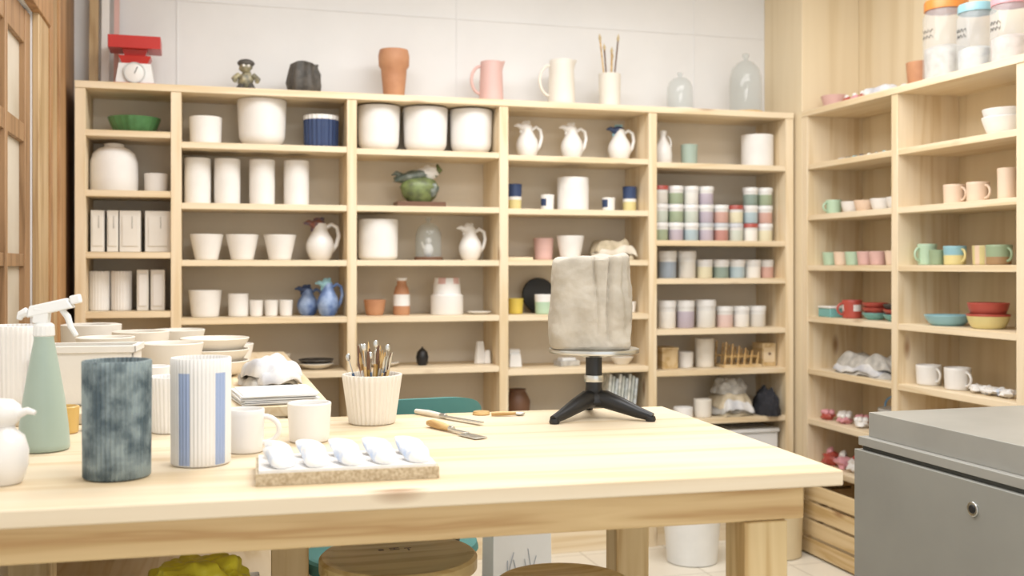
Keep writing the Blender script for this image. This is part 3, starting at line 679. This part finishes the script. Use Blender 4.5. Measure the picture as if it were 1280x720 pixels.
pot('frosted_jar',2.275,YS,zz(4,4),.044,.046,.137,CR); pot('small_cup',2.175,YS,zz(4,4),.035,.038,.075,WB); 
q=MB(); q.rng(-.10,.10,-.07,.07,0,.012,BOXW)
for i in range(6):
    for yy in (-.05,.05): q.tube([(-.085+i*.034,yy,.01),(-.075+i*.034,yy,.12-.01*i)],.005,HAN,8)
for yy in (-.05,.05): q.tube([(-.085,yy,.05),(.095,yy,.05)],.004,HAN,8)
q.build('wooden_rack',(2.44,YS,zz(4,4)))
q=MB(); q.rng(-.036,.036,-.05,.05,0,.11,BOXW); q.rng(-.03,.03,-.052,-.05,.02,.09,PX); q.lathe([(0,.008),(.006,.006),(.006,0)],DBR,(0,-.052,.06),n=12,R=Rx); q.build('wooden_box',(2.592,YS,zz(4,4)),bevel=.002)
pot('frosted_jar',2.23,YS-.07,zz(4,5),.040,.042,.084,CR); pot('small_cup',2.13,YS-.07,zz(4,5),.045,.045,.05,WB)
folded('tan_cloth',2.395,YS-.01,zz(4,5),.10,.11,.10,4,[TCL,CLOTH,WCL],5,.1,.7)
cloth('white_cloth_bag',2.40,YS+.0,zz(4,5)+.100,.085,.075,.085,CLOTH,13,fr=2.2,am=1.1)
cloth('black_cloth',2.565,YS-.07,zz(4,5),.055,.09,.13,BCL,9,fr=2.2,am=1.)
q=MB(); q.rng(-.15,.15,-.1,.1,0,.15,PLW); q.rng(-.157,.157,-.107,.107,.15,.17,PLW); q.build('storage_bin',(2.46,YS,zz(4,6)),bevel=.006)
q=MB(); q.rng(-.12,.12,-.1,.1,0,.13,OFW); q.rng(-.125,.125,-.105,.105,.13,.145,OFW); q.build('storage_bin',(2.15,YS,zz(4,6)),bevel=.006)

# ---------------------------------------------------------------- right unit items
XS=2.80
pot('pink_bowl',2.80,4.29,zt,.045,.062,.062,PINK)
for (y,mt) in ((4.18,REDG),(4.12,PNK2),(4.06,REDG)): 
    q=MB(); q.ell((0,0,.02),(.026,.03,.02),mt,14,8,nz=.3); q.ell((.0,.01,.042),(.012,.012,.010),WH,10,6); q.build('pinch_pot_figure',(XS,y,zt))
folded('white_cloth',2.82,3.93,zt,.08,.11,.05,2,[WCL],4,0,.9)
pot('terracotta_pot',2.86,3.75,zt,.05,.06,.12,TER)
CLRP=M('clear_plastic','#e4e6e6',.12,'#e4e6e6',alpha=.30)
def bigjar(name,x,y,r,h,lid,fill,fh,seed):
    mb=MB(); mb.lathe([(0,0),(r*.95,0),(r,.006),(r,h*.80),(r*.9,h*.86),(r*.88,h*.90)],CLRP,n=40)
    mb.lathe([(0,.006),(r*.90,.006),(r*.92,h*fh),(r*.6,h*fh+.012),(0,h*fh+.006)],fill,n=36)
    mb.lathe([(r*.88,h*.885),(r*.95,h*.885),(r*.95,h*.985),(r*.92,h),(0,h)],lid,n=40,ribs=28,amp=.0015)
    for j in range(2):
        pts=[(-r*math.cos(.35-.07*i)-.0012,r*math.sin(.35-.07*i),h*.62-.022*j+.008*math.sin(i*2.1+j*2+seed)) for i in range(11)]; mb.tube(pts,.0012,BLK,5)
    return mb.build(name,(x,y,zt))
bigjar('plastic_storage_jar',2.84,3.57,.088,.33,ORG,M('jar_fill_white','#d8d4ce',.7,'#b9b3ab',30),.42,1)
bigjar('plastic_storage_jar',2.83,3.38,.074,.27,LBL,M('jar_fill_grey','#d3d3d0',.7,'#b4b9bc',30),.35,2)
bigjar('plastic_storage_jar',2.83,3.20,.074,.255,PNK2,M('jar_fill_pink','#d9ccc7',.7,'#bfb0aa',30),.4,3)
RA=[z+e_ for z in (1.757,1.52,1.285,1.047,.803,.57,.36)]
q=MB()
for i in range(7): q.tube([(.0,-.2+i*.055,.008),(.03,-.16+i*.05,.010)],[.008,.010],(LBL,GREY,WH,NAVY)[i%4],8)
q.build('glaze_test_pieces',(2.76,4.06,RA[0]))
pot('mint_cup',2.80,3.80,RA[0],.03,.035,.07,MINT)
mug('mint_cup',2.77,4.25,RA[1],.036,.065,MINT,ang=pi); 
for y,mt in ((4.15,WB),(4.05,PEACH),(3.93,WB),(3.82,WB)): pot('ceramic_bowl',XS,y,RA[1],.035,.05,.052,mt,power=.6)
for i,(y,mt) in enumerate(((4.29,MINT),(4.20,PEACH),(4.11,MINT),(4.02,PINK),(3.93,PINK),(3.82,PEACH))): pot('small_cup',XS-.02,y,RA[2],.032,.038,.06,mt)
q=MB(); q.rng(-.05,.05,-.05,.05,0,.04,TEALG); q.rng(-.053,.053,-.053,.053,.04,.05,WH); q.build('teal_box',(2.77,4.25,RA[3]),bevel=.004)
mug('red_mug',2.78,4.12,RA[3],.045,.082,REDG,ang=math.radians(170),matfn=lambda a,z,j:WH if .03<z<.06 and math.sin(a*3)>0 else REDG)
for i in range(3): pot('red_dish',2.80,3.98,RA[3]+i*.022,.035,.055,.03,REDG if i else TEALG,power=.6)
for i in range(3): pot('red_dish',2.80,3.84,RA[3]+i*.022,.03,.05,.028,(TEALG,REDG,DK)[i],power=.6)
folded('grey_cloth',2.815,4.02,RA[4],.10,.25,.085,3,[CLOTH,WCL,CLOTH],21,0,.9)
for i in range(6):
    q=MB(); q.ell((0,0,.02),(.03,.03,.02),(REDG,WH,PNK2)[i%3],14,8,nz=.6,seed=i)
    for k_ in range(5): a=k_*2*pi/5; q.ell((.02*math.cos(a),.02*math.sin(a),.035),(.014,.014,.012),(WH,PNK2,WH)[(i+1)%3],10,6)
    q.build('ceramic_flower',(2.76+.05*(i%2),4.28-.065*i,RA[5]))
def bb_(mb): mb.tube([(.0,.075*math.cos(pi*i/12),.11+.05*math.sin(pi*i/12)) for i in range(13)],.004,M('blue_plastic','#5f9fd0',.4),8)
pot('plastic_bucket',2.79,3.82,RA[5],.06,.075,.11,CLRP,t=.003,extra=bb_)
for i in range(5):
    q=MB(); q.ell((0,0,.03),(.04,.04,.03),(REDG,PNK2,WH,REDG,DBR)[i],14,8,nz=.7,seed=i); q.ell((0,.01,.06),(.02,.02,.02),(PNK2,WH,REDG,PNK2,REDG)[i],10,6,nz=.5); q.build('ceramic_flower',(2.78,4.28-.1*i,RA[6]))
# bay B
pot('ceramic_bowl',2.82,3.215,RA[0],.055,.085,.07,WB,power=.6); pot('ceramic_bowl',2.82,3.215,RA[0]+.03,.055,.083,.07,WB,power=.6)
mug('peach_mug',2.80,3.47,RA[1],.042,.078,PEACH,ang=-pi/2); mug('peach_mug',2.80,3.34,RA[1],.042,.078,PEACH,ang=-pi/2); pot('peach_cup',2.78,3.165,RA[1],.032,.034,.115,PEACH)
def vst(c1,c2,nn=7): return lambda a,z,j:(c1 if math.sin(a*nn)>0 else c2)
mug('mint_mug',2.79,3.62,RA[2],.038,.085,MINT,ang=pi); pot('mint_cup',2.78,3.547,RA[2],.026,.030,.06,GRNM)
mug('patterned_mug',2.80,3.468,RA[2],.043,.074,YEL,ang=-pi/2,out=.018,matfn=lambda a,z,j:(YEL if z<.04 else LBL)); mug('patterned_mug',2.84,3.355,RA[2],.043,.074,YEL,ang=-pi/2,out=.018,matfn=vst(YEL,PEACH)); mug('patterned_mug',2.80,3.23,RA[2],.046,.074,GRNM,ang=-pi/2,out=.022,matfn=lambda a,z,j:(GRNM if z>.03 else BRT))
pot('light_blue_bowl',2.80,3.51,RA[3],.06,.088,.042,LBL,power=.6)
pot('yellow_bowl',2.80,3.285,RA[3],.055,.078,.055,YEL,power=.6,rim=REDG); pot('red_bowl',2.80,3.285,RA[3]+.045,.055,.074,.052,REDG,power=.6)
mug('coffee_mug',2.79,3.61,RA[4],.050,.08,WH,ang=-pi/2,out=.022); mug('coffee_mug',2.79,3.44,RA[4],.050,.085,WH,ang=-pi/2,out=.028)
q=MB(); 
for i in range(5): q.ell((.01*(i%2),-.08+.04*i,.016),(.03,.026,.014),(WH,SHELLB)[i%2],14,8,nz=.6,seed=i)
q.build('shell_dish',(2.78,3.24,RA[4]+.002))

# ---------------------------------------------------------------- light
def area(name,loc,size,energy,rot=(0,0,0),colr=(.985,.99,1.)):
    l=D.lights.new(name,'AREA'); l.shape='RECTANGLE'; l.size=size[0]; l.size_y=size[1]; l.energy=energy; l.color=colr
    o=D.objects.new(name,l); scene.collection.objects.link(o); o.location=loc; o.rotation_euler=rot; return o
area('added_overhead_fill',(1.0,1.3,2.77),(1.6,.8),37)  # unseen area lamp added overhead for soft, even room light
area('added_overhead_fill',(1.2,3.2,2.77),(2.6,.9),58)  # second added lamp out of view, stronger to brighten the back of the room
wd=D.worlds.new('world'); scene.world=wd; wd.use_nodes=True; bg=wd.node_tree.nodes['Background']; bg.inputs[0].default_value=(.94,.97,1,1); bg.inputs[1].default_value=1.4

# ---------------------------------------------------------------- camera
cd=D.cameras.new('camera'); co=D.objects.new('camera',cd); scene.collection.objects.link(co)
co.location=(0,0,1.28); co.rotation_euler=(pi/2,0,math.radians(-16.1)); cd.sensor_width=36; cd.lens=37.01; cd.shift_y=-.0211; cd.clip_start=.05
cd.dof.use_dof=True; cd.dof.focus_distance=2.55; cd.dof.aperture_fstop=3.2
scene.camera=co
